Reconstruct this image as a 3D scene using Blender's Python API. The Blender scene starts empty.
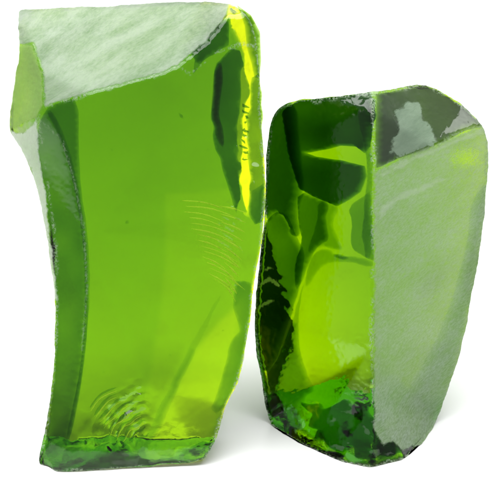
import bpy, math, random
import numpy as np
from mathutils import Vector, Matrix
from mathutils.geometry import delaunay_2d_cdt

random.seed(7); rng = np.random.default_rng(7)
C = bpy.context.scene.collection
S = 0.0005                      # metres per traced unit: the lumps are about 23 cm tall
D = 2000.0                      # camera distance in the same units
PITCH = math.radians(20)
T = math.tan(PITCH)

# ------------------------------------------------------------------ camera frame
base = np.array([0.0, -218.0, -D])                     # camera-space point that lies on the table
up_c = np.array([0.0, math.cos(PITCH), math.sin(PITCH)])
cam_h = -float(base @ up_c)                            # camera height over the table
fw = np.array([0, math.cos(PITCH), -math.sin(PITCH)])
upv = np.array([0, math.sin(PITCH), math.cos(PITCH)])
cam_pos = np.array([0, -D*math.cos(PITCH), cam_h])

def world(px, py, d):
    """traced position and depth behind the reference distance -> metres"""
    px = np.asarray(px, float); py = np.asarray(py, float); d = np.asarray(d, float)
    k = (D+d)/D
    x = (px-250)*k; y = (250-py)*k; z = (D+d)
    P = cam_pos + x[..., None]*np.array([1., 0, 0]) + y[..., None]*upv + z[..., None]*fw
    return P*S

# ------------------------------------------------------------------ numeric helpers
_g = rng.random((64, 64))
def vnoise(x, y, s, seed=0):
    x = np.asarray(x)/s+seed*7.31; y = np.asarray(y)/s+seed*3.77
    xi = np.floor(x).astype(int); yi = np.floor(y).astype(int)
    fx = x-xi; fy = y-yi; fx = fx*fx*(3-2*fx); fy = fy*fy*(3-2*fy)
    a = _g[xi % 64, yi % 64]; b = _g[(xi+1) % 64, yi % 64]; c = _g[xi % 64, (yi+1) % 64]; e = _g[(xi+1) % 64, (yi+1) % 64]
    return (a*(1-fx)+b*fx)*(1-fy)+(c*(1-fx)+e*fx)*fy-0.5
def sm(a, b, v):
    t = np.clip((v-a)/(b-a), 0, 1); return t*t*(3-2*t)
def dist_poly(P, line, closed=False):
    L = np.array(line, float)
    if closed: L = np.vstack([L, L[:1]])
    best = np.full(len(P), 1e9)
    for a, b in zip(L[:-1], L[1:]):
        ab = b-a; t = np.clip(((P-a) @ ab)/max(ab @ ab, 1e-9), 0, 1)
        best = np.minimum(best, np.hypot(*(P-(a+t[:, None]*ab)).T))
    return best
def inside(P, poly):
    L = np.array(poly, float); x, y = P.T; r = np.zeros(len(P), bool)
    j = len(L)-1
    for i in range(len(L)):
        xi, yi = L[i]; xj, yj = L[j]
        if yi != yj:
            r ^= ((yi > y) != (yj > y)) & (x < (xj-xi)*(y-yi)/(yj-yi)+xi)
        j = i
    return r
def sdist(P, poly):                       # positive inside
    return np.where(inside(P, poly), 1, -1)*dist_poly(P, poly, True)
def smooth_line(pts, n=2, closed=True):
    P = [np.array(p, float) for p in pts]
    for _ in range(n):
        Q = []
        m = len(P)
        rngi = range(m) if closed else range(m-1)
        if not closed: Q.append(P[0])
        for i in rngi:
            a, b = P[i], P[(i+1) % m]
            Q += [a*.75+b*.25, a*.25+b*.75]
        if not closed: Q.append(P[-1])
        P = Q
    return np.array(P)
def resample(line, step, closed=True):
    L = np.array(line, float)
    if closed: L = np.vstack([L, L[:1]])
    seg = np.hypot(*(L[1:]-L[:-1]).T); cum = np.concatenate([[0], np.cumsum(seg)])
    n = max(2, int(round(cum[-1]/step)))
    t = np.linspace(0, cum[-1], n+1)
    if closed: t = t[:-1]
    return np.stack([np.interp(t, cum, L[:, 0]), np.interp(t, cum, L[:, 1])], 1)

class Relief:
    """depth over the traced plane, linear over a hand-laid triangulation"""
    def __init__(s, pts, creases):
        P = [Vector(p[:2]) for p in pts]; dep = [p[2] for p in pts]
        v, e, f, ov, oe, of = delaunay_2d_cdt(P, creases, [], 0, 1e-4, True)
        s.V = np.array([[a.x, a.y] for a in v]); s.F = np.array([list(t) for t in f])
        s.Z = np.zeros(len(v))
        src = np.array([p[:2] for p in pts], float); dep = np.array(dep, float)
        for i in range(len(v)):
            if ov[i]: s.Z[i] = dep[ov[i][0]]
            else:
                d = np.hypot(*(src-s.V[i]).T)+1e-6; w = d**-3; s.Z[i] = (w*dep).sum()/w.sum()
    def __call__(s, P):
        out = np.zeros(len(P)); best = np.full(len(P), -1e9)
        for a, b, c in s.F:
            A, B, Cc = s.V[a], s.V[b], s.V[c]
            den = (B[1]-Cc[1])*(A[0]-Cc[0])+(Cc[0]-B[0])*(A[1]-Cc[1])
            if abs(den) < 1e-9: continue
            l1 = ((B[1]-Cc[1])*(P[:, 0]-Cc[0])+(Cc[0]-B[0])*(P[:, 1]-Cc[1]))/den
            l2 = ((Cc[1]-A[1])*(P[:, 0]-Cc[0])+(A[0]-Cc[0])*(P[:, 1]-Cc[1]))/den
            l3 = 1-l1-l2
            m = np.minimum(np.minimum(l1, l2), l3)
            u = m > best
            best[u] = m[u]
            out[u] = (l1*s.Z[a]+l2*s.Z[b]+l3*s.Z[c])[u]
        return out

def sheet(outline, lines, step):
    """dense triangulation of the inside of an outline: points, triangles, indices of the ring"""
    pts = [tuple(p) for p in outline]; n = len(pts); edges = [(i, (i+1) % n) for i in range(n)]
    for L in lines:
        R = resample(L, step, False)
        R = R[sdist(R, outline) > step*.6]
        if len(R) < 2: continue
        k = len(pts); pts += [tuple(p) for p in R]; edges += [(k+i, k+i+1) for i in range(len(R)-1) if np.hypot(*(R[i]-R[i+1])) < step*2.5]
    A = np.array(pts)
    x0, y0 = outline.min(0); x1, y1 = outline.max(0)
    gx, gy = np.meshgrid(np.arange(x0, x1, step), np.arange(y0, y1, step*.866))
    gx = gx+(np.arange(gx.shape[0]) % 2)[:, None]*step/2
    G = np.stack([gx.ravel(), gy.ravel()], 1)+rng.uniform(-.12, .12, (gx.size, 2))*step
    G = G[sdist(G, outline) > step*.55]
    for L in lines:
        G = G[dist_poly(G, L) > step*.5]
    P = [Vector(p) for p in pts]+[Vector(p) for p in G]
    v, e, f, ov, oe, of = delaunay_2d_cdt(P, edges, [], 1, 1e-5, True)
    V = np.array([[a.x, a.y] for a in v]); where = {}
    for i, o in enumerate(ov):
        for k in o: where[k] = i
    ring = [where[i] for i in range(n)]
    F = []
    cen = np.array([V[list(t)].mean(0) for t in f]); okf = inside(cen, outline)
    for t, ok in zip(f, okf):
        if not ok: continue
        a, b, c = V[t[0]], V[t[1]], V[t[2]]
        cr = (b[0]-a[0])*(c[1]-a[1])-(b[1]-a[1])*(c[0]-a[0])
        F.append(tuple(t) if cr > 0 else (t[0], t[2], t[1]))
    return V, F, ring

def relax(V, F, Z, n, fix=None):
    E = set()
    for a, b, c in F:
        for u, w in ((a, b), (b, c), (c, a)): E.add((min(u, w), max(u, w)))
    E = np.array(list(E)); deg = np.bincount(E.ravel(), minlength=len(V)).astype(float); deg[deg == 0] = 1
    for _ in range(n):
        acc = np.zeros(len(V)); np.add.at(acc, E[:, 0], Z[E[:, 1]]); np.add.at(acc, E[:, 1], Z[E[:, 0]])
        Z2 = acc/deg*.6+Z*.4
        if fix is not None: Z2[fix] = Z[fix]
        Z = Z2
    return Z

def link(name, me, mat, parent=None, **props):
    o = bpy.data.objects.new(name, me); C.objects.link(o)
    if mat: me.materials.append(mat)
    if parent: o.parent = parent; o.matrix_parent_inverse = Matrix.Translation(-parent.location)
    for k, v in props.items(): o[k] = v
    return o

def make_mesh(name, W, F, attrs=None, smooth=True):
    me = bpy.data.meshes.new(name)
    me.from_pydata([tuple(p) for p in W], [], [tuple(map(int, f)) for f in F]); me.update()
    if smooth: me.shade_smooth()
    for k, a in (attrs or {}).items():
        at = me.attributes.new(k, 'FLOAT', 'POINT'); at.data.foreach_set('value', np.asarray(a, np.float32))
    return me

# ------------------------------------------------------------------ materials
def nodes(name):
    m = bpy.data.materials.new(name); m.use_nodes = True; nt = m.node_tree; nt.nodes.clear()
    out = nt.nodes.new('ShaderNodeOutputMaterial')
    def N(t, **kw):
        n = nt.nodes.new(t)
        for k, v in kw.items():
            if k in n.inputs.keys(): n.inputs[k].default_value = v
            else: setattr(n, k, v)
        return n
    return m, nt, out, N
def math_(N, nt, op, a, b=None, clamp=False):
    n = N('ShaderNodeMath', operation=op); n.use_clamp = clamp
    for i, q in enumerate((a, b)):
        if q is None: continue
        if isinstance(q, (int, float)): n.inputs[i].default_value = q
        else: nt.links.new(q, n.inputs[i])
    return n.outputs[0]
def noise(N, nt, vec, scale, detail=4, rough=.6, sc3=None, ang=0):
    if sc3:
        m0 = N('ShaderNodeMapping'); nt.links.new(vec, m0.inputs[0]); m0.inputs['Rotation'].default_value = (0, math.radians(ang), 0)
        mp = N('ShaderNodeMapping'); nt.links.new(m0.outputs[0], mp.inputs[0]); mp.inputs['Scale'].default_value = sc3; vec = mp.outputs[0]
    n = N('ShaderNodeTexNoise', Scale=scale, Detail=detail, Roughness=rough); nt.links.new(vec, n.inputs['Vector']); return n.outputs['Fac']
def ramp(N, nt, v, a, b, lo=0., hi=1.):
    n = N('ShaderNodeMapRange'); n.inputs[1].default_value = a; n.inputs[2].default_value = b; n.inputs[3].default_value = lo; n.inputs[4].default_value = hi
    nt.links.new(v, n.inputs[0]); return n.outputs[0]

def absorb(N, nt, out, sig):                 # sig: absorption per metre, per channel
    mx = max(sig); v = N('ShaderNodeVolumeAbsorption', Density=mx)
    v.inputs['Color'].default_value = (1-sig[0]/mx, 1-sig[1]/mx, 1-sig[2]/mx, 1)
    nt.links.new(v.outputs[0], out.inputs['Volume'])

def glass_material(name, sig, ior=1.5):
    m, nt, out, N = nodes(name); L = nt.links.new
    tc = N('ShaderNodeTexCoord').outputs['Object']
    fr = N('ShaderNodeAttribute', attribute_name='frost').outputs['Fac']
    ch = N('ShaderNodeAttribute', attribute_name='chip').outputs['Fac']
    n1 = noise(N, nt, tc, 900, 3); n2 = noise(N, nt, tc, 260, 4, .7)
    g = N('ShaderNodeBsdfGlass', IOR=ior); g.inputs['Color'].default_value = (1, 1, 1, 1)
    L(ramp(N, nt, fr, 0, 1, 0.0, .45), g.inputs['Roughness'])
    bp = N('ShaderNodeBump', Strength=.12, Distance=.0004); L(n2, bp.inputs['Height']); L(bp.outputs[0], g.inputs['Normal'])
    chipf = math_(N, nt, 'MULTIPLY', ch, ramp(N, nt, n1, .42, .62), True)
    df = N('ShaderNodeBsdfDiffuse'); df.inputs['Color'].default_value = (.33, .43, .29, 1)
    mx = N('ShaderNodeMixShader'); L(chipf, mx.inputs[0]); L(g.outputs[0], mx.inputs[1]); L(df.outputs[0], mx.inputs[2])
    L(mx.outputs[0], out.inputs['Surface'])
    absorb(N, nt, out, sig)
    return m

def frost_material(name, col, tcol, opac, scl=(1, 1, 1), col2=None, transl=.4, ang=0):
    m, nt, out, N = nodes(name); L = nt.links.new
    tc = N('ShaderNodeTexCoord').outputs['Object']
    cov = N('ShaderNodeAttribute', attribute_name='cover').outputs['Fac']
    n1 = noise(N, nt, tc, 34, 5, .65, scl, ang); n2 = noise(N, nt, tc, 380, 3, .7, scl, ang); n3 = noise(N, nt, tc, 22, 3, .5)
    mixc = N('ShaderNodeMix', data_type='RGBA'); mixc.inputs[6].default_value = (*col, 1); mixc.inputs[7].default_value = (*(col2 or col), 1)
    L(math_(N, nt, 'ADD', ramp(N, nt, n1, .38, .62, 0, .55), ramp(N, nt, n2, .38, .62, 0, .45)), mixc.inputs[0])
    d = N('ShaderNodeBsdfDiffuse'); L(mixc.outputs[2], d.inputs['Color'])
    t = N('ShaderNodeBsdfTranslucent'); t.inputs['Color'].default_value = (*tcol, 1)
    s = N('ShaderNodeMixShader'); s.inputs[0].default_value = transl; L(d.outputs[0], s.inputs[1]); L(t.outputs[0], s.inputs[2])
    bp = N('ShaderNodeBump', Strength=.32, Distance=.0006); L(n2, bp.inputs['Height']); L(bp.outputs[0], d.inputs['Normal'])
    tr = N('ShaderNodeBsdfTransparent')
    o1 = math_(N, nt, 'MULTIPLY', ramp(N, nt, n2, .3, .7, opac*.82, min(1, opac*1.15)), ramp(N, nt, n3, .3, .7, .88, 1.0))
    grain = math_(N, nt, 'ADD', cov, math_(N, nt, 'MULTIPLY', math_(N, nt, 'SUBTRACT', n2, .5), .9))
    o2 = math_(N, nt, 'MULTIPLY', o1, ramp(N, nt, grain, .1, .7), True)
    mx = N('ShaderNodeMixShader'); L(o2, mx.inputs[0]); L(tr.outputs[0], mx.inputs[1]); L(s.outputs[0], mx.inputs[2])
    L(mx.outputs[0], out.inputs['Surface'])
    return m

def cord_material(name, sig):
    m, nt, out, N = nodes(name); absorb(N, nt, out, sig); return m

# ------------------------------------------------------------------ builder of one lump
def lump(root, outline, front_pts, creases, back_pts, back_creases, inset, tweak, frost, chip_lines, mat, ring_chip=1.0, step=2.0):
    rel = Relief(front_pts, creases); brel = Relief(back_pts, back_creases)
    O = resample(outline, step*.9)
    ctr = O.mean(0)
    nrm = np.roll(O, -1, 0)-np.roll(O, 1, 0); nrm = np.stack([nrm[:, 1], -nrm[:, 0]], 1); nrm /= np.hypot(*nrm.T)[:, None]+1e-9
    O0 = O.copy()
    O = O+nrm*(vnoise(O[:, 0], O[:, 1], 14, 1)*1.3+vnoise(O[:, 0], O[:, 1], 5, 2)*.7+vnoise(O[:, 0], O[:, 1], 2.3, 16)*.6)[:, None]*ring_chip
    lines = [np.array([front_pts[a][:2], front_pts[b][:2]], float) for a, b in creases]
    V, F, ring = sheet(O, lines, step)
    Z = rel(V); Z = relax(V, F, Z, 5)
    Z = Z+tweak(V)
    nf = len(V)
    BO = O0+inset(O0)
    blines = [np.array([back_pts[a][:2], back_pts[b][:2]], float) for a, b in back_creases]
    V2, F2, ring2 = sheet(BO, blines, step*1.5)
    Z2 = relax(V2, F2, brel(V2), 3)
    Z2 = Z2+vnoise(V2[:, 0], V2[:, 1], 40, 3)*5+vnoise(V2[:, 0], V2[:, 1], 14, 4)*.8
    rows = []; n = len(O); K = 14
    zf = Z[ring]; zb = Z2[ring2]
    allV = [V]; allZ = [Z]; off = nf; rowidx = [np.array(ring)]
    for k in range(1, K):
        t = k/K; q = V[ring]*(1-t)+V2[ring2]*t-(O-O0)*((1-t)*sm(0, .25, t))
        bulge = math.sin(math.pi*t)*3+vnoise(O[:, 0]+k*5, O[:, 1], 12, 5)*2.0
        q = q+nrm*(bulge*(-1 if False else 0.0))[:, None] if False else q
        allV.append(q); allZ.append(zf*(1-t)+zb*t); rowidx.append(np.arange(off, off+n)); off += n
    allV.append(V2); allZ.append(Z2); rowidx.append(np.array(ring2)+off)
    faces = list(F)
    for k in range(K):
        a, b = rowidx[k], rowidx[k+1]
        for i in range(n):
            j = (i+1) % n; faces.append((a[i], b[i], b[j], a[j]))
    faces += [(c+off, b+off, a+off) for a, b, c in F2]
    AV = np.vstack(allV); AZ = np.concatenate(allZ)
    W = world(AV[:, 0], AV[:, 1], AZ); W[:, 2] = np.maximum(W[:, 2], .0003)
    fro = np.zeros(len(AV)); chip = np.zeros(len(AV))
    fro[:nf] = frost(V)
    c = np.zeros(nf)
    for L, w, s_ in chip_lines:
        wv = w*np.maximum(.05, .75+3.2*vnoise(V[:, 0], V[:, 1], 9, 6))
        c = np.maximum(c, s_*(1-sm(wv*.4, wv*1.3, dist_poly(V, L))))
    c = np.maximum(c, .8*(1-sm(.5, 1, dist_poly(V, O, True)/np.maximum(.1, 2.2+6*vnoise(V[:, 0], V[:, 1], 12, 18)))))
    chip[:nf] = c
    me = make_mesh('glass_body', W, faces, {'frost': fro, 'chip': chip})
    # orientation: outward
    import bmesh
    bm = bmesh.new(); bm.from_mesh(me); bmesh.ops.recalc_face_normals(bm, faces=bm.faces)
    for e in bm.edges:
        if len(e.link_faces) == 2 and e.calc_face_angle(0) > math.radians(28): e.smooth = False
    bm.to_mesh(me); bm.free()
    body = link('glass_body', me, mat, root)
    def surf(P): return rel(P)+tweak(P)
    surf.back = brel
    return body, surf, (V, F, Z)

def skin(root, name, sheetdata, poly, mat, edge=3.0, lift=.7, rag=2.0, label=None, coverf=None):
    V, F, Z = sheetdata
    sd = sdist(V, poly)+vnoise(V[:, 0], V[:, 1], 7, 8)*rag+vnoise(V[:, 0], V[:, 1], 3, 9)*rag*.6
    keep = [f for f in F if max(sd[list(f)]) > -1]
    ids = sorted({i for f in keep for i in f}); mp = {k: i for i, k in enumerate(ids)}
    P = V[ids]; z = Z[ids]
    cover = sm(-.5, edge, sd[ids])
    if coverf is not None: cover = cover*coverf(P)
    W = world(P[:, 0], P[:, 1], z)
    FF = np.array([[mp[i] for i in f] for f in keep])
    nr = np.zeros_like(W); fn = np.cross(W[FF[:, 1]]-W[FF[:, 0]], W[FF[:, 2]]-W[FF[:, 0]])
    for k in range(3): np.add.at(nr, FF[:, k], fn)
    nr /= np.linalg.norm(nr, axis=1)[:, None]+1e-12
    vd = W-cam_pos*S; nr *= np.where((nr*vd).sum(1) > 0, -1, 1)[:, None]
    W = W+nr*lift*S; W[:, 2] = np.maximum(W[:, 2], .0005)
    me = make_mesh(name, W, FF, {'cover': cover})
    o = link(name, me, mat, root)
    if label: o['label'] = label
    return o

def cord(root, name, poly, surf, depth, thick, mat, taper=6, rnd=2, step=4, wob=2.0, tilt=None, label=None, thf=None):
    """denser colour inside the glass, also painting inner-reflection darks: closed body, traced outline, own depth and thickness"""
    O = resample(smooth_line(poly, rnd) if rnd else poly, step*.7)
    O = O+np.stack([vnoise(O[:, 0], O[:, 1], 11, 11), vnoise(O[:, 0], O[:, 1], 11, 12)], 1)*wob
    V, F, ring = sheet(O, [], step)
    h = dist_poly(V, O, True)
    th = thick*np.sqrt(np.clip(h/taper, 0, 1))*(1+(.3*vnoise(V[:, 0], V[:, 1], 22, 13) if thick < 30 else 0))
    z0 = surf(V)+depth+(tilt(V) if tilt else 0)
    th = np.maximum(th, thick*.3)
    if thf: th = th*thf(V)
    th = np.clip(th, .4, np.maximum(surf.back(V)-z0-7, .5))
    n = len(V)
    f2 = [(c+n, b+n, a+n) for a, b, c in F]
    for i in range(len(ring)):
        a, b = ring[i], ring[(i+1) % len(ring)]
        f2.append((a, b, b+n, a+n))
    AV = np.vstack([V, V]); AZ = np.concatenate([z0, z0+th])
    W = world(AV[:, 0], AV[:, 1], AZ); W[:, 2] = np.maximum(W[:, 2], .0012)
    me = make_mesh(name, W, list(F)+f2)
    import bmesh
    bm = bmesh.new(); bm.from_mesh(me); bmesh.ops.recalc_face_normals(bm, faces=bm.faces); bm.to_mesh(me); bm.free()
    o = link(name, me, mat, root)
    if label: o['label'] = label
    return o

def ribbon(pts, w):
    L = resample(smooth_line(pts, 2, False), 2.0, False); t = np.linspace(0, 1, len(L))
    d = np.gradient(L, axis=0); n = np.stack([-d[:, 1], d[:, 0]], 1); n /= np.hypot(*n.T)[:, None]+1e-9
    h = (w*.5*np.sqrt(np.sin(np.pi*np.clip(t, .03, .97)))*(1+1.2*vnoise(L[:, 0], L[:, 1], 5, 40)))[:, None]
    return L, n*h
def ripples(root, name, lines, surf, depth, thick, mat, label=None):
    """fine curved marks at the surface, ripple shade and glints put into colour: slender closed blades in one part"""
    import bmesh
    for pts, w in lines:
        L, h = ribbon(pts, w); n = len(L); W = []; F = []
        z = surf(L)+depth
        for P, dz in ((L-h, 0), (L+h, 0), (L+h, thick), (L-h, thick)): W.append(world(P[:, 0], P[:, 1], z+dz))
        for k in range(4):
            for i in range(n-1):
                a = k*n+i; b = ((k+1) % 4)*n+i; F.append((a, a+1, b+1, b))
        F += [(0, n, 2*n, 3*n), (n-1, 4*n-1, 3*n-1, 2*n-1)]
        me = make_mesh(name, np.vstack(W), F, {'cover': np.ones(4*n)})
        bm = bmesh.new(); bm.from_mesh(me); bmesh.ops.recalc_face_normals(bm, faces=bm.faces); bm.to_mesh(me); bm.free()
        link(name, me, mat, root)

def root(name, px, py, d, label):
    o = bpy.data.objects.new(name, None); C.objects.link(o)
    w = world(np.array(px), np.array(py), np.array(d)); o.location = (w[0], w[1], 0)
    o.empty_display_size = .03
    o['label'] = label; o['category'] = 'glass chunk'; o['group'] = 'green glass chunks standing side by side'
    return o

clear = glass_material('green_glass', (7.6, 5.3, 100.0))
clear_dark = glass_material('darker_green_glass', (18.2, 10.6, 190.0))
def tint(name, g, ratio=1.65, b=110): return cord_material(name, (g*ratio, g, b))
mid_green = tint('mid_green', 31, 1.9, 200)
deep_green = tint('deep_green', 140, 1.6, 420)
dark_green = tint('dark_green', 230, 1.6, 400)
ripple_green = tint('ripple_green', 125, 1.7, 300)
light_green = tint('light_green', 32, 2.2, 220)
smoky = tint('smoky_green', 330, 1.15, 400)

exec_tail = True
# ================================================================== LEFT LUMP
A = root('glass_chunk', 140, 468, 60, 'tall bright green glass chunk with whitish frosted top and concave left edge')
outA = smooth_line([(19,16),(20,11),(26,10),(60,8),(120,6),(160,3),(200,2),(226,3),(238,7),(248,16),(255,32),(259,60),(259,90),(262,130),(264,160),(266,200),(263,235),(258,262),(253,290),(250,325),(245,350),(240,378),(231,396),(225,408),(218,432),(212,447),(203,462),(150,466),(100,470),(60,472),(42,468),(38,458),(46,428),(52,390),(55,345),(55,300),(51,262),(44,222),(36,184),(24,152),(11,134),(9,124),(14,88),(20,50),(18,28)], 1)
fA = [(20,10,120),(120,6,125),(200,2,100),(226,3,45),(250,14,22),       #0-4 top/back rim
      (20,46,62),(33,44,40),(43,72,14),(46,106,0),(38,118,8),(10,130,70), #5-10 left facet
      (88,93,0),(130,82,0),(160,74,0),(178,66,4),(207,42,4),(228,14,12),  #11-16 lower rim of the frosted face
      (62,140,0),(74,180,0),(84,230,0),(87,290,0),(82,350,0),(74,410,0),(62,448,-2), #17-23 dark arc
      (52,262,24),(55,320,24),(52,390,20),(40,455,8),(60,472,-10),(150,467,0),(203,463,4), #24-30
      (218,80,8),(213,120,6),(222,170,4),(232,215,2),(236,250,6),(215,300,0),(190,340,-2),(165,390,-3),(140,446,-4),  #31-39
      (259,90,15),(264,170,14),(265,210,12),(252,300,12),(245,350,11),(225,408,14),       #40-45
      (30,165,38),(236,60,8),(110,452,-6)]
crA = [(5,6),(6,7),(7,8),(8,9),(9,10),(8,11),(11,12),(12,13),(13,14),(14,15),(15,16),(8,17),(17,18),(18,19),(19,20),(20,21),(21,22),(22,23),(16,47),(15,31),(31,32),(32,33),(33,34),(34,35),(35,36),(36,37),(37,38),(38,39)]
bA = [(0,0,150),(270,0,125),(270,500,22),(0,500,22),(90,250,150),(150,150,175),(215,250,142),(150,380,103),(150,30,190),(278,130,130),(278,250,130),(278,370,92)]
topA = [(14,4),(232,-2),(228,15),(207,42),(178,66),(160,74),(130,82),(88,93),(45,107),(43,72),(33,44),(16,46)]
leftA = [(18,46),(33,44),(43,72),(44,106),(38,118),(8,132),(12,88)]
edgeA = [(8,130),(24,132),(38,118),(40,150),(46,190),(50,225),(54,262),(58,300),(52,300),(46,240),(30,170)]

def twA(P):
    x, y = P.T
    z = vnoise(x, y, 46, 20)*1.6+vnoise(x, y, 13, 21)*.22
    # hackle ridges right of the middle, running out to the right edge
    q = sm(165, 195, x)*(1-sm(240, 254, x))*sm(192, 206, y)*(1-sm(282, 312, y))
    ph = (y-(x-180)**2*.004*(1+(y-200)/70.))*2*math.pi/8.0+vnoise(x, y, 30, 22)*5
    q = q*sm(.15, -.25, -vnoise(x, y, 14, 19)-.1)
    z += q*.6*np.maximum(np.sin(ph), 0)**3*(.5+1.0*sm(190, 240, x))
    # conchoidal ribs near the foot
    sd = sdist(P, [(66,440),(100,405),(125,380),(142,372),(150,392),(150,425),(140,447),(90,452)])
    m = sm(-2, 9, sd); r = np.hypot(x-150, y-440)
    z += m*(.55*np.sin(r*2*math.pi/11+vnoise(x, y, 16, 23)*7)+vnoise(x, y, 7, 24)*1.6+.25*np.sin(r*2*math.pi/4.3+vnoise(x, y, 20, 29)*9))
    # rough band on the right border and the foot
    rb = sm(222, 240, x)*sm(95, 120, y)*(1-sm(200, 225, y))
    z += rb*(vnoise(x, y, 9, 25)*2.6+vnoise(x, y*.5, 3.5, 28)*.9)
    fb = sm(444, 452, y)
    z += fb*vnoise(x, y, 9, 26)*1.0
    r2 = np.hypot(x-215, y-20); z += .35*np.sin(r2/6.)*sm(212, 222, x)*(1-sm(100, 120, y))
    z += sm(200,250,x)*sm(330,380,y)*vnoise(x, y, 24, 27)*2
    return z
def frA(P):
    a = sm(-1, 2, sdist(P, topA)); b = .75*sm(-1, 2, sdist(P, leftA)); c = .9*sm(-2, 3, sdist(P, edgeA))
    return np.maximum(np.maximum(a, b), c)
def insA(O):
    o = np.zeros_like(O); x, y = O.T
    o[:, 0] = np.where(x < 140, 16, -20)*np.ones(len(x)); o[:, 0] = np.clip((140-x)/110, -.3, 1)*17
    o[:, 1] = 6*(1-sm(0, 60, y))
    return o
chA = [([(45,107),(88,93),(130,82),(160,74),(178,66)], 1.6, .9), ([(178,66),(190,74),(205,62),(218,52),(240,44),(255,46)], 1.2, .55),
       ([(20,50),(33,44),(43,72),(45,106),(38,118)], 1.0, .5), ([(38,118),(62,140),(74,180),(84,230),(87,290),(82,350)], .8, .35),
       ([(38,118),(46,170),(54,230),(58,290),(56,350)], 1.5, .6)]
bodyA, sA, shA = lump(A, outA, fA, crA, bA, [], insA, twA, frA, chA, clear)
frost_white = frost_material('ground_frost', (.47,.53,.45), (.45,.62,.35), .95, (1,1,6), (.23,.32,.20), .25, 28)
frost_leaf = frost_material('frosted_leaf_green', (.48,.66,.24), (.5,.8,.15), .68, (1,1,1), (.34,.55,.18), .4)
frost_edge = frost_material('frosted_edge', (.9,.95,.88), (.85,.95,.75), .95, (1,1,1), (.74,.86,.68), .35)
skin(A, 'frosted_face', shA, topA, frost_white, label='whitish frosted slanting top')
skin(A, 'frosted_facet', shA, leftA, frost_leaf, label='light green frosted corner facet')
skin(A, 'frosted_edge', shA, edgeA, frost_edge, label='pale frosted concave left edge')

cord(A, 'colour_core', [(22,14),(120,9),(200,6),(222,8),(229,13),(229,30),(236,46),(240,60),(240,98),(236,130),(238,175),(241,198),(245,213),(249,204),(252,190),(263.5,184),(262,236),(251.3,290),(248.5,330),(244,350),(239,376),(230,394.5),(223,408.5),(217,431.5),(211,446.5),(202,460),(150,463),(60,468),(44,466),(41,456),(49,428),(55,390),(58,345),(58,300),(54,262),(47,222),(39,184),(27,152),(14,134),(13,124),(17,88),(23,50)], sA, 5, 62, mid_green, 5, rnd=0, wob=0,  # notched at the right where streaks of passing light show bright
     thf=lambda P: (1.1-.22*sm(60, 430, P[:, 1]))*(1-.26*sm(-3, 5, sdist(P, [(143,447),(166,398),(192,346),(216,318),(236,300),(234,350),(226,384),(214,414),(205,440)])))*(1-.09*sm(-1.5, 1.5, sdist(P, [(166,196),(262,190),(256,290),(240,380),(205,460),(120,460),(150,390),(163,300)]))))
cord(A, 'painted_shade', [(45,109),(62,102),(79,98),(79,150),(81,190),(88,230),(91,290),(86,350),(78,410),(66,455),(43,460),(53,398),(56.5,330),(56,290),(52,240),(46,190),(36,145)], sA, 5, 14, deep_green, 3, wob=0, rnd=1)  # dark and smoky volumes below stand in for inner reflections
cord(A, 'dark_line', [(47,112),(51,109),(60,124),(70,150),(78,182),(86,230),(89,280),(88,330),(84,370),(76,415),(70,440),(66,440),(74,405),(81,368),(85,330),(86,282),(83,232),(75,186),(66,152),(56,128)], sA, 5, 6, dark_green, 1.5, wob=0, rnd=1, step=2)
cord(A, 'painted_shade', [(190,50),(228,18),(228,46),(210,56),(200,65),(192,74),(194,60)], sA, 3, 20, deep_green, 2, rnd=0)
cord(A, 'painted_shade', [(252,78),(260,74),(262,110),(263,150),(265,206),(262,222),(254,224),(249,214),(248,188),(249,178),(248,166),(246,156),(248,148),(246,138),(248,128),(246,118),(251,108),(249,92)], sA, 2, 17, deep_green, 1.2, rnd=0, step=2, wob=2.5)
cord(A, 'painted_shade', [(216,64),(230,50),(238,52),(243,66),(250,84),(248,98),(245,104),(245,112),(242,120),(243,130),(241,138),(242,150),(240,158),(241,172),(239,184),(240,200),(236,214),(226,180),(216,150),(211,120),(214,90)], sA, 3, 17, deep_green, 1.5, rnd=0, step=2, wob=3)
cord(A, 'painted_smoky_shade', [(215,66),(222,62),(224,80),(220,96),(219,118),(225,140),(222,150),(213,128),(211,108)], sA, 4, 9, smoky, 2.5, rnd=1, step=3)
cord(A, 'painted_shade', [(237,5),(251,15),(260,32),(261,60),(260,78),(254,78),(251,64),(246,48),(244,26)], sA, 2.5, 22, deep_green, 1.5, rnd=0, step=3, wob=.5)
cord(A, 'painted_shade', [(236,280),(250,284),(252,292),(248,330),(243,356),(236,384),(225,406),(217,414),(210,408),(220,380),(227,352),(238,330),(232,304)], sA, 2.5, 8, deep_green, 2, rnd=0, step=2.5, wob=4)
cord(A, 'painted_shade', [(140,447),(165,396),(190,344),(212,306),(224,290),(204,330),(180,385),(156,440)], sA, 4, 5, deep_green, 3, rnd=1)
for px, py, q in ((112,150,1.1),(192,140,.9),(150,300,1.0),(201,252,.9),(170,355,1.1),(104,372,1.2),(136,268,.8),(222,330,1.0),(96,205,.9),(208,150,1.0)):
    a0 = px*.7
    cord(A, 'inclusion', [(px+q*math.cos(a0+t)*1.5, py+q*math.sin(a0+t)) for t in (0, 1.2, 2.4, 3.7, 5)], sA, 3+px % 7, 3, dark_green, 1, rnd=1, step=1, wob=0)
fan = []
for i in range(15):
    a = math.radians(1+1.2*i+.05*i*i); x0 = 181+2.2*i+2*math.sin(i*2.3); y0 = 198+5.6*i; ln = 44+8*math.sin(i*1.7)-1.0*i
    fan.append(([(x0, y0), (x0+ln*.5*math.cos(a), y0+ln*.5*math.sin(a)+.6), (x0+ln*math.cos(a+.1), y0+ln*math.sin(a+.16)+1)], 2.6+.8*math.sin(i*3.1)))
fan2 = []
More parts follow.
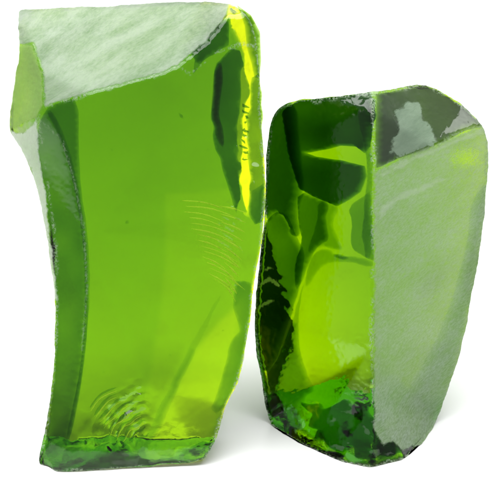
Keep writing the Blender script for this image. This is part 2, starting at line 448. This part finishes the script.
for i in range(11):
    a = math.radians(6+4.6*i); x0 = 220+.6*i; y0 = 206+8*i; ln = 27-.9*i
    fan2.append(([(x0, y0), (x0+ln*.5*math.cos(a), y0+ln*.5*math.sin(a)+1), (x0+ln*math.cos(a+.1), y0+ln*math.sin(a+.15))], 1.7))
hookA = []
for i in range(9):
    rr = 14+7.5*i
    hookA.append(([(150-rr*math.cos(math.radians(t)), 448-rr*math.sin(math.radians(t))*.95+2*math.sin(t*.2+i)) for t in range(12+3*i, 88-3*i, 9)], 2.6))
ripples(A, 'ripple_shade', hookA, sA, 2, 6, ripple_green)  # shading of the shell-like ridges put into dark blades
specks = [([(238+8*rng.random(), 104+q*6), (241+8*rng.random(), 106+q*6), (244+5*rng.random(), 103+q*6+6*rng.random())], 2.6) for q in range(10)]
ripples(A, 'dark_speck', specks, sA, 2.5, 9, dark_green)  # dark blades breaking up the bright strip at the right
line_glint = frost_material('painted_glint', (.52,.78,.06), (.6,.85,.05), .55, (1,1,1), None, .5)  # bright ripple lines painted as pale diffuse ribbons
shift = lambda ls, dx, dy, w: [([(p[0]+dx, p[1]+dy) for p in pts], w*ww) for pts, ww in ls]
ripples(A, 'painted_glint', shift(fan, 1.0, 2.6, .45)+shift(fan2, 0, 0, .8)+shift(hookA[2:], .5, 3.4, .4), sA, -.45, .3, line_glint)
cord(A, 'inclusion', [(178,112),(183,115),(184,119),(180,118)], sA, 2, 5, dark_green, 2, rnd=1, step=1.5, wob=0)
cord(A, 'inclusion', [(125,221),(129,220),(129,224),(125,224)], sA, 2, 4, dark_green, 2, rnd=1, step=1.5, wob=0)

# ================================================================== RIGHT LUMP
B = root('glass_chunk', 370, 467, 80, 'shorter darker green glass chunk with vertical front ridge and greyish frosted right face')
outB = smooth_line([(272,118),(280,106),(296,100),(330,97),(372,92),(400,88),(421,84),(440,91),(464,106),(482,124),(489,148),(486,200),(480,250),(471,300),(463,340),(452,380),(436,420),(422,450),(404,460),(370,468),(340,462),(300,446),(277,434),(268,420),(262,385),(256,350),(254,322),(257,285),(262,240),(266,195),(267,140)], 1)
fB = [(280,106,88),(330,97,54),(372,92,26),(421,84,90),(464,106,108),(489,148,108),(480,250,100),(463,340,100),(436,420,100),(404,460,18),(370,468,0),
      (300,446,54),(268,420,100),(254,322,92),(262,240,92),(268,140,95),
      (372,170,0),(372,250,0),(372,350,0),(373,400,0),(370,110,10),
      (400,157,22),(430,145,48),(482,124,100),(315,200,46),(315,130,50),(310,436,48),(340,462,14)]
crB = [(2,20),(20,16),(16,17),(17,18),(18,19),(19,10),(16,21),(21,22),(22,23)]
bB = [(240,80,190),(500,80,200),(500,480,150),(240,480,135),(372,120,230),(372,260,240),(330,330,225),(372,440,180),(420,250,225)]
rightB = [(373,172),(400,157),(430,145),(455,135),(484,122),(500,140),(490,250),(465,360),(446,430),(434,452),(420,452),(412,446),(402,452),(392,442),(382,445),(373,432)]
patchB = [(392,115),(402,106),(408,101),(419,104),(425,120),(434,134),(442,147),(400,160),(389,152),(392,142),(398,130)]
def twB(P):
    x, y = P.T
    z = vnoise(x, y, 42, 30)*1.4+vnoise(x, y, 12, 31)*.25
    m = sm(-2, 8, sdist(P, [(300,395),(325,398),(350,402),(372,398),(374,468),(340,461),(298,444)]))
    z += m*(vnoise(x, y, 16, 32)*4+vnoise(x, y, 7, 33)*1.0)
    e = (1-sm(2, 8, abs(x-373)))*sm(95, 110, y)
    z += e*vnoise(x, y, 5, 34)*1.6
    q = (1-sm(300, 320, x))*sm(330, 350, y)
    z += q*.1*np.sin((y+x*.5)*2*math.pi/6)
    q = (1-sm(285, 300, x))*sm(265, 275, y)*(1-sm(315, 330, y))
    z += q*.35*np.sin(np.hypot(x-268, y-330)*2*math.pi/11)
    z += (1-sm(102, 112, y))*vnoise(x, y, 6, 35)*.8
    return z
def frB(P):
    return np.maximum(sm(-1, 2, sdist(P, rightB)), .9*sm(-1, 1, sdist(P, patchB)))
def insB(O):
    x, y = O.T; o = np.zeros_like(O); o[:, 0] = np.clip((372-x)/100, -1, 1)*26; o[:, 1] = 14*(1-sm(84, 140, y)); return o
chB = [([(373,95),(374,170),(373,250),(372,350),(373,410)], 1.7, .8), ([(272,122),(280,107),(296,101),(330,98),(372,93),(421,85)], 2.0, .8),
       ([(372,172),(400,157),(430,145),(484,124)], 1.2, .4)]
bodyB, sB, shB = lump(B, outB, fB, crB, bB, [], insB, twB, frB, chB, clear_dark)
frost_grey = frost_material('ground_frost_grey', (.28,.42,.19), (.45,.7,.22), .78, (1,1,3.2), (.38,.47,.36), .25, 25)
haze_foot = frost_material('dusty_foot_sheen_haze', (.42,.50,.36), (.4,.5,.3), .13, (1,1,2), None, .2, 10)  # pale film painting the foot's surface reflection, along with its dust
haze = frost_material('facet_sheen_haze', (.45,.52,.46), (.4,.5,.4), .08, (1,1,3), None, .2, 20)  # pale film painting the facet's grey reflection, frostier at the right
frost_patch = frost_material('scuffed_patch', (.34,.45,.33), (.4,.6,.3), .8, (1,1,5), (.2,.28,.2), .2, 20)
skin(B, 'frosted_face', shB, rightB, frost_grey, label='greyish green frosted right face',
     coverf=lambda P: .8+.25*sm(280, 450, P[:, 1])-.5*np.exp(-(((P[:, 0]-464)/16)**2+((P[:, 1]-158)/10)**2)))
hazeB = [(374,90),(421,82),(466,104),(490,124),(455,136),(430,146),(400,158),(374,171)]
skin(A, 'dusty_foot_sheen', shA, [(36,478),(42,452),(50,440),(70,449),(120,450),(170,448),(212,444),(208,470),(120,480)], haze_foot, lift=.4, rag=3, edge=5)
skin(B, 'painted_facet_sheen', shB, hazeB, haze, lift=.4, rag=.5, label='painted grey sheen on the smooth dark green upper facet',
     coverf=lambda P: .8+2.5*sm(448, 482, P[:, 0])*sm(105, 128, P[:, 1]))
marks = frost_material('scratch_haze', (.60,.70,.55), (.5,.7,.4), .42, (1,1,9), None, .2, 24)
skin(B, 'scratch_mark', shB, [(376,206),(402,190),(436,176),(450,178),(430,190),(398,204),(378,222)], marks, edge=7, lift=1.0, rag=3)
skin(B, 'scratch_mark', shB, [(402,159),(432,147),(484,124),(489,134),(462,143),(420,160),(384,178),(376,176)], marks, edge=6, lift=1.0, rag=3)
skin(B, 'scuffed_patch', shB, patchB, frost_patch, rag=5, edge=4, label='small grey scuffed patch on the dark upper facet')

# dark upper left panel: inner reflections painted as dark volumes around the leaf-shaped glint
cord(B, 'painted_shade', [(284,112),(300,101),(330,98),(371,94),(373,118),(371,147),(366,154),(357,147),(342,146),(328,150),(308,153),(318,157),(340,160),(366,166),(368,176),(362,192),(352,199),(338,206),(328,202),(318,198),(302,190),(292,160)], sB, 2.5, 24, dark_green, 2, rnd=0, wob=.8, step=2.5)
cord(B, 'painted_shade', [(269,120),(280,108),(298,101),(302,150),(306,190),(300,214),(303,230),(297,240),(292,220),(282,212),(266,226),(267,160)], sB, 3, 42, deep_green, 3, rnd=1)
cord(B, 'painted_shade', [(264,232),(270,216),(283,211),(292,219),(298,240),(306,250),(303,272),(298,298),(289,322),(282,350),(266,378),(258,345),(258,290)], sB, 2.5, 16, dark_green, 3, rnd=1)
cord(B, 'painted_smoky_shade', [(299,190),(325,199),(330,206),(326,222),(331,240),(322,244),(311,260),(303,280),(296,292),(296,262),(303,244),(300,222)], sB, 3, 13, dark_green, 2, rnd=1, step=3)
cord(B, 'painted_shade', [(358,112),(372,108),(373,262),(366,258),(362,236),(366,200),(368,176),(366,150)], sB, 2, 9, deep_green, 1.5, rnd=0, step=2.5, wob=3)
cord(B, 'painted_shade', [(318,198),(334,203),(340,207),(333,220),(338,240),(344,250),(332,250),(322,246),(312,256),(308,250),(318,226)], sB, 2, 8, deep_green, 1.5, rnd=1, step=2.5)
cord(B, 'painted_shade', [(310,260),(320,250),(331,250),(334,255),(352,256),(372,260),(372,269),(352,262),(332,262),(319,270),(309,286),(304,286)], sB, 2.5, 7, deep_green, 2, rnd=1, step=2)
cord(B, 'painted_shade', [(331,256),(341,253),(352,258),(343,260)], sB, 2.5, 8, dark_green, 2, rnd=1, step=1.5)
cord(B, 'painted_shade', [(349,206),(366,196),(372,190),(372,262),(362,255),(353,250),(351,240),(353,222)], sB, 2.5, 10, deep_green, 2, rnd=1, step=2)
cord(B, 'painted_shade', [(311,262),(303,290),(299,318),(300,345),(306,370),(318,390),(304,398),(302,436),(280,430),(268,416),(263,382),(283,352),(294,318)], sB, 3, 17, deep_green, 2, rnd=1)
for poly in ([(304,400),(314,402),(325,410),(338,405),(350,400),(358,405),(372,402),(373,464),(358,458),(352,448),(342,454),(330,446),(322,436),(314,441),(318,428),(308,424),(312,413)],
             [(375,440),(384,441),(394,447),(402,446),(412,450),(402,457),(392,454),(384,460),(375,463)],
             [(278,428),(300,438),(322,450),(345,460),(338,462),(300,444)]):
    cord(B, 'painted_shade', poly, sB, 2.5, 14, dark_green, 2, rnd=0, step=2.2, wob=7)
glint = frost_material('painted_green_glint', (.30,.60,.06), (.4,.8,.05), .8, (1,1,1), None, .3)  # ripple highlights painted as pale green arcs
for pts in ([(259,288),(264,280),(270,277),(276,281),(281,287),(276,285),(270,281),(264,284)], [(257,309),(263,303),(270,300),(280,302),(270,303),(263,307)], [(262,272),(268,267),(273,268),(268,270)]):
    skin(B, 'painted_ripple_glint', shB, pts, glint, edge=.8, lift=.5, rag=.8)
# upper right facet: dark reflection painted as volume colour; darker volume along the right border
cord(B, 'painted_smoky_shade', [(375,95),(400,90),(421,86),(438,92),(464,108),(483,126),(456,135),(434,146),(400,157),(375,169)], sB, 2.5, 20, smoky, 2, rnd=0)
cord(B, 'painted_shade', [(486,180),(484,205),(478,250),(469,300),(461,340),(450,380),(434,420),(420,448),(404,456),(384,440),(400,400),(430,350),(452,300),(466,240),(470,200)], sB, 4, 16, deep_green, 8, rnd=1)

# ================================================================== table, backdrop, light
def surface(name, xs, prof, mat):
    V = []; F = []
    for (y, z) in prof:
        for x in xs: V.append((x, y, z))
    n = len(xs)
    for j in range(len(prof)-1):
        for i in range(n-1): F.append((j*n+i, j*n+i+1, (j+1)*n+i+1, (j+1)*n+i))
    o = link(name, make_mesh(name, V, F), mat); o['kind'] = 'structure'; return o
m, nt, out, N = nodes('white_acrylic')
p = N('ShaderNodeBsdfPrincipled'); nt.links.new(p.outputs[0], out.inputs[0])
p.inputs['Base Color'].default_value = (.86,.87,.86,1); p.inputs['Roughness'].default_value = .35; p.inputs['Specular IOR Level'].default_value = .3
prof = [(-1.6, 0), (.55, 0)]
for k in range(1, 13):
    a = k/12*math.pi/2; prof.append((.55+.5*math.sin(a), .5-.5*math.cos(a)))
prof.append((1.05, 2.2))
surface('white_table', [-2, -1, 0, 1, 2], [(-1.6,0),(.54,0)], m)
o_ = surface('white_backdrop', [-2, -1, 0, 1, 2], [(.54,0.0)]+prof[1:], m)

def area(name, loc, tgt, sx, sy, e, col=(1,1,1)):
    l = bpy.data.lights.new(name, 'AREA'); l.shape = 'RECTANGLE'; l.size = sx; l.size_y = sy; l.energy = e; l.color = col
    o = bpy.data.objects.new(name, l); C.objects.link(o); o.location = loc
    o.rotation_euler = (Vector(tgt)-Vector(loc)).to_track_quat('-Z', 'Y').to_euler(); return o
area('softbox', (0, .1, 1.25), (0, .05, 0), 2.0, 1.4, 41)
w = bpy.data.worlds.new('World'); bpy.context.scene.world = w; w.use_nodes = True
w.node_tree.nodes['Background'].inputs[0].default_value = (1, 1, 1, 1); w.node_tree.nodes['Background'].inputs[1].default_value = .3

sc = bpy.context.scene
cam = bpy.data.cameras.new('camera'); co = bpy.data.objects.new('camera', cam); C.objects.link(co)
co.location = cam_pos*S; co.rotation_euler = (math.pi/2-PITCH, 0, 0)
cam.sensor_width = 36; cam.lens = 36*D/500; cam.clip_start = .01; cam.clip_end = 50
cam.dof.use_dof = False
sc.camera = co
sc.view_settings.view_transform = 'Standard'; sc.view_settings.look = 'None'; sc.view_settings.exposure = 0; sc.view_settings.gamma = 1
cy = sc.cycles
cy.max_bounces = 40; cy.transmission_bounces = 36; cy.transparent_max_bounces = 64; cy.glossy_bounces = 24; cy.diffuse_bounces = 5; cy.volume_bounces = 2
cy.caustics_refractive = True; cy.caustics_reflective = True; cy.sample_clamp_indirect = 6; cy.use_denoising = True
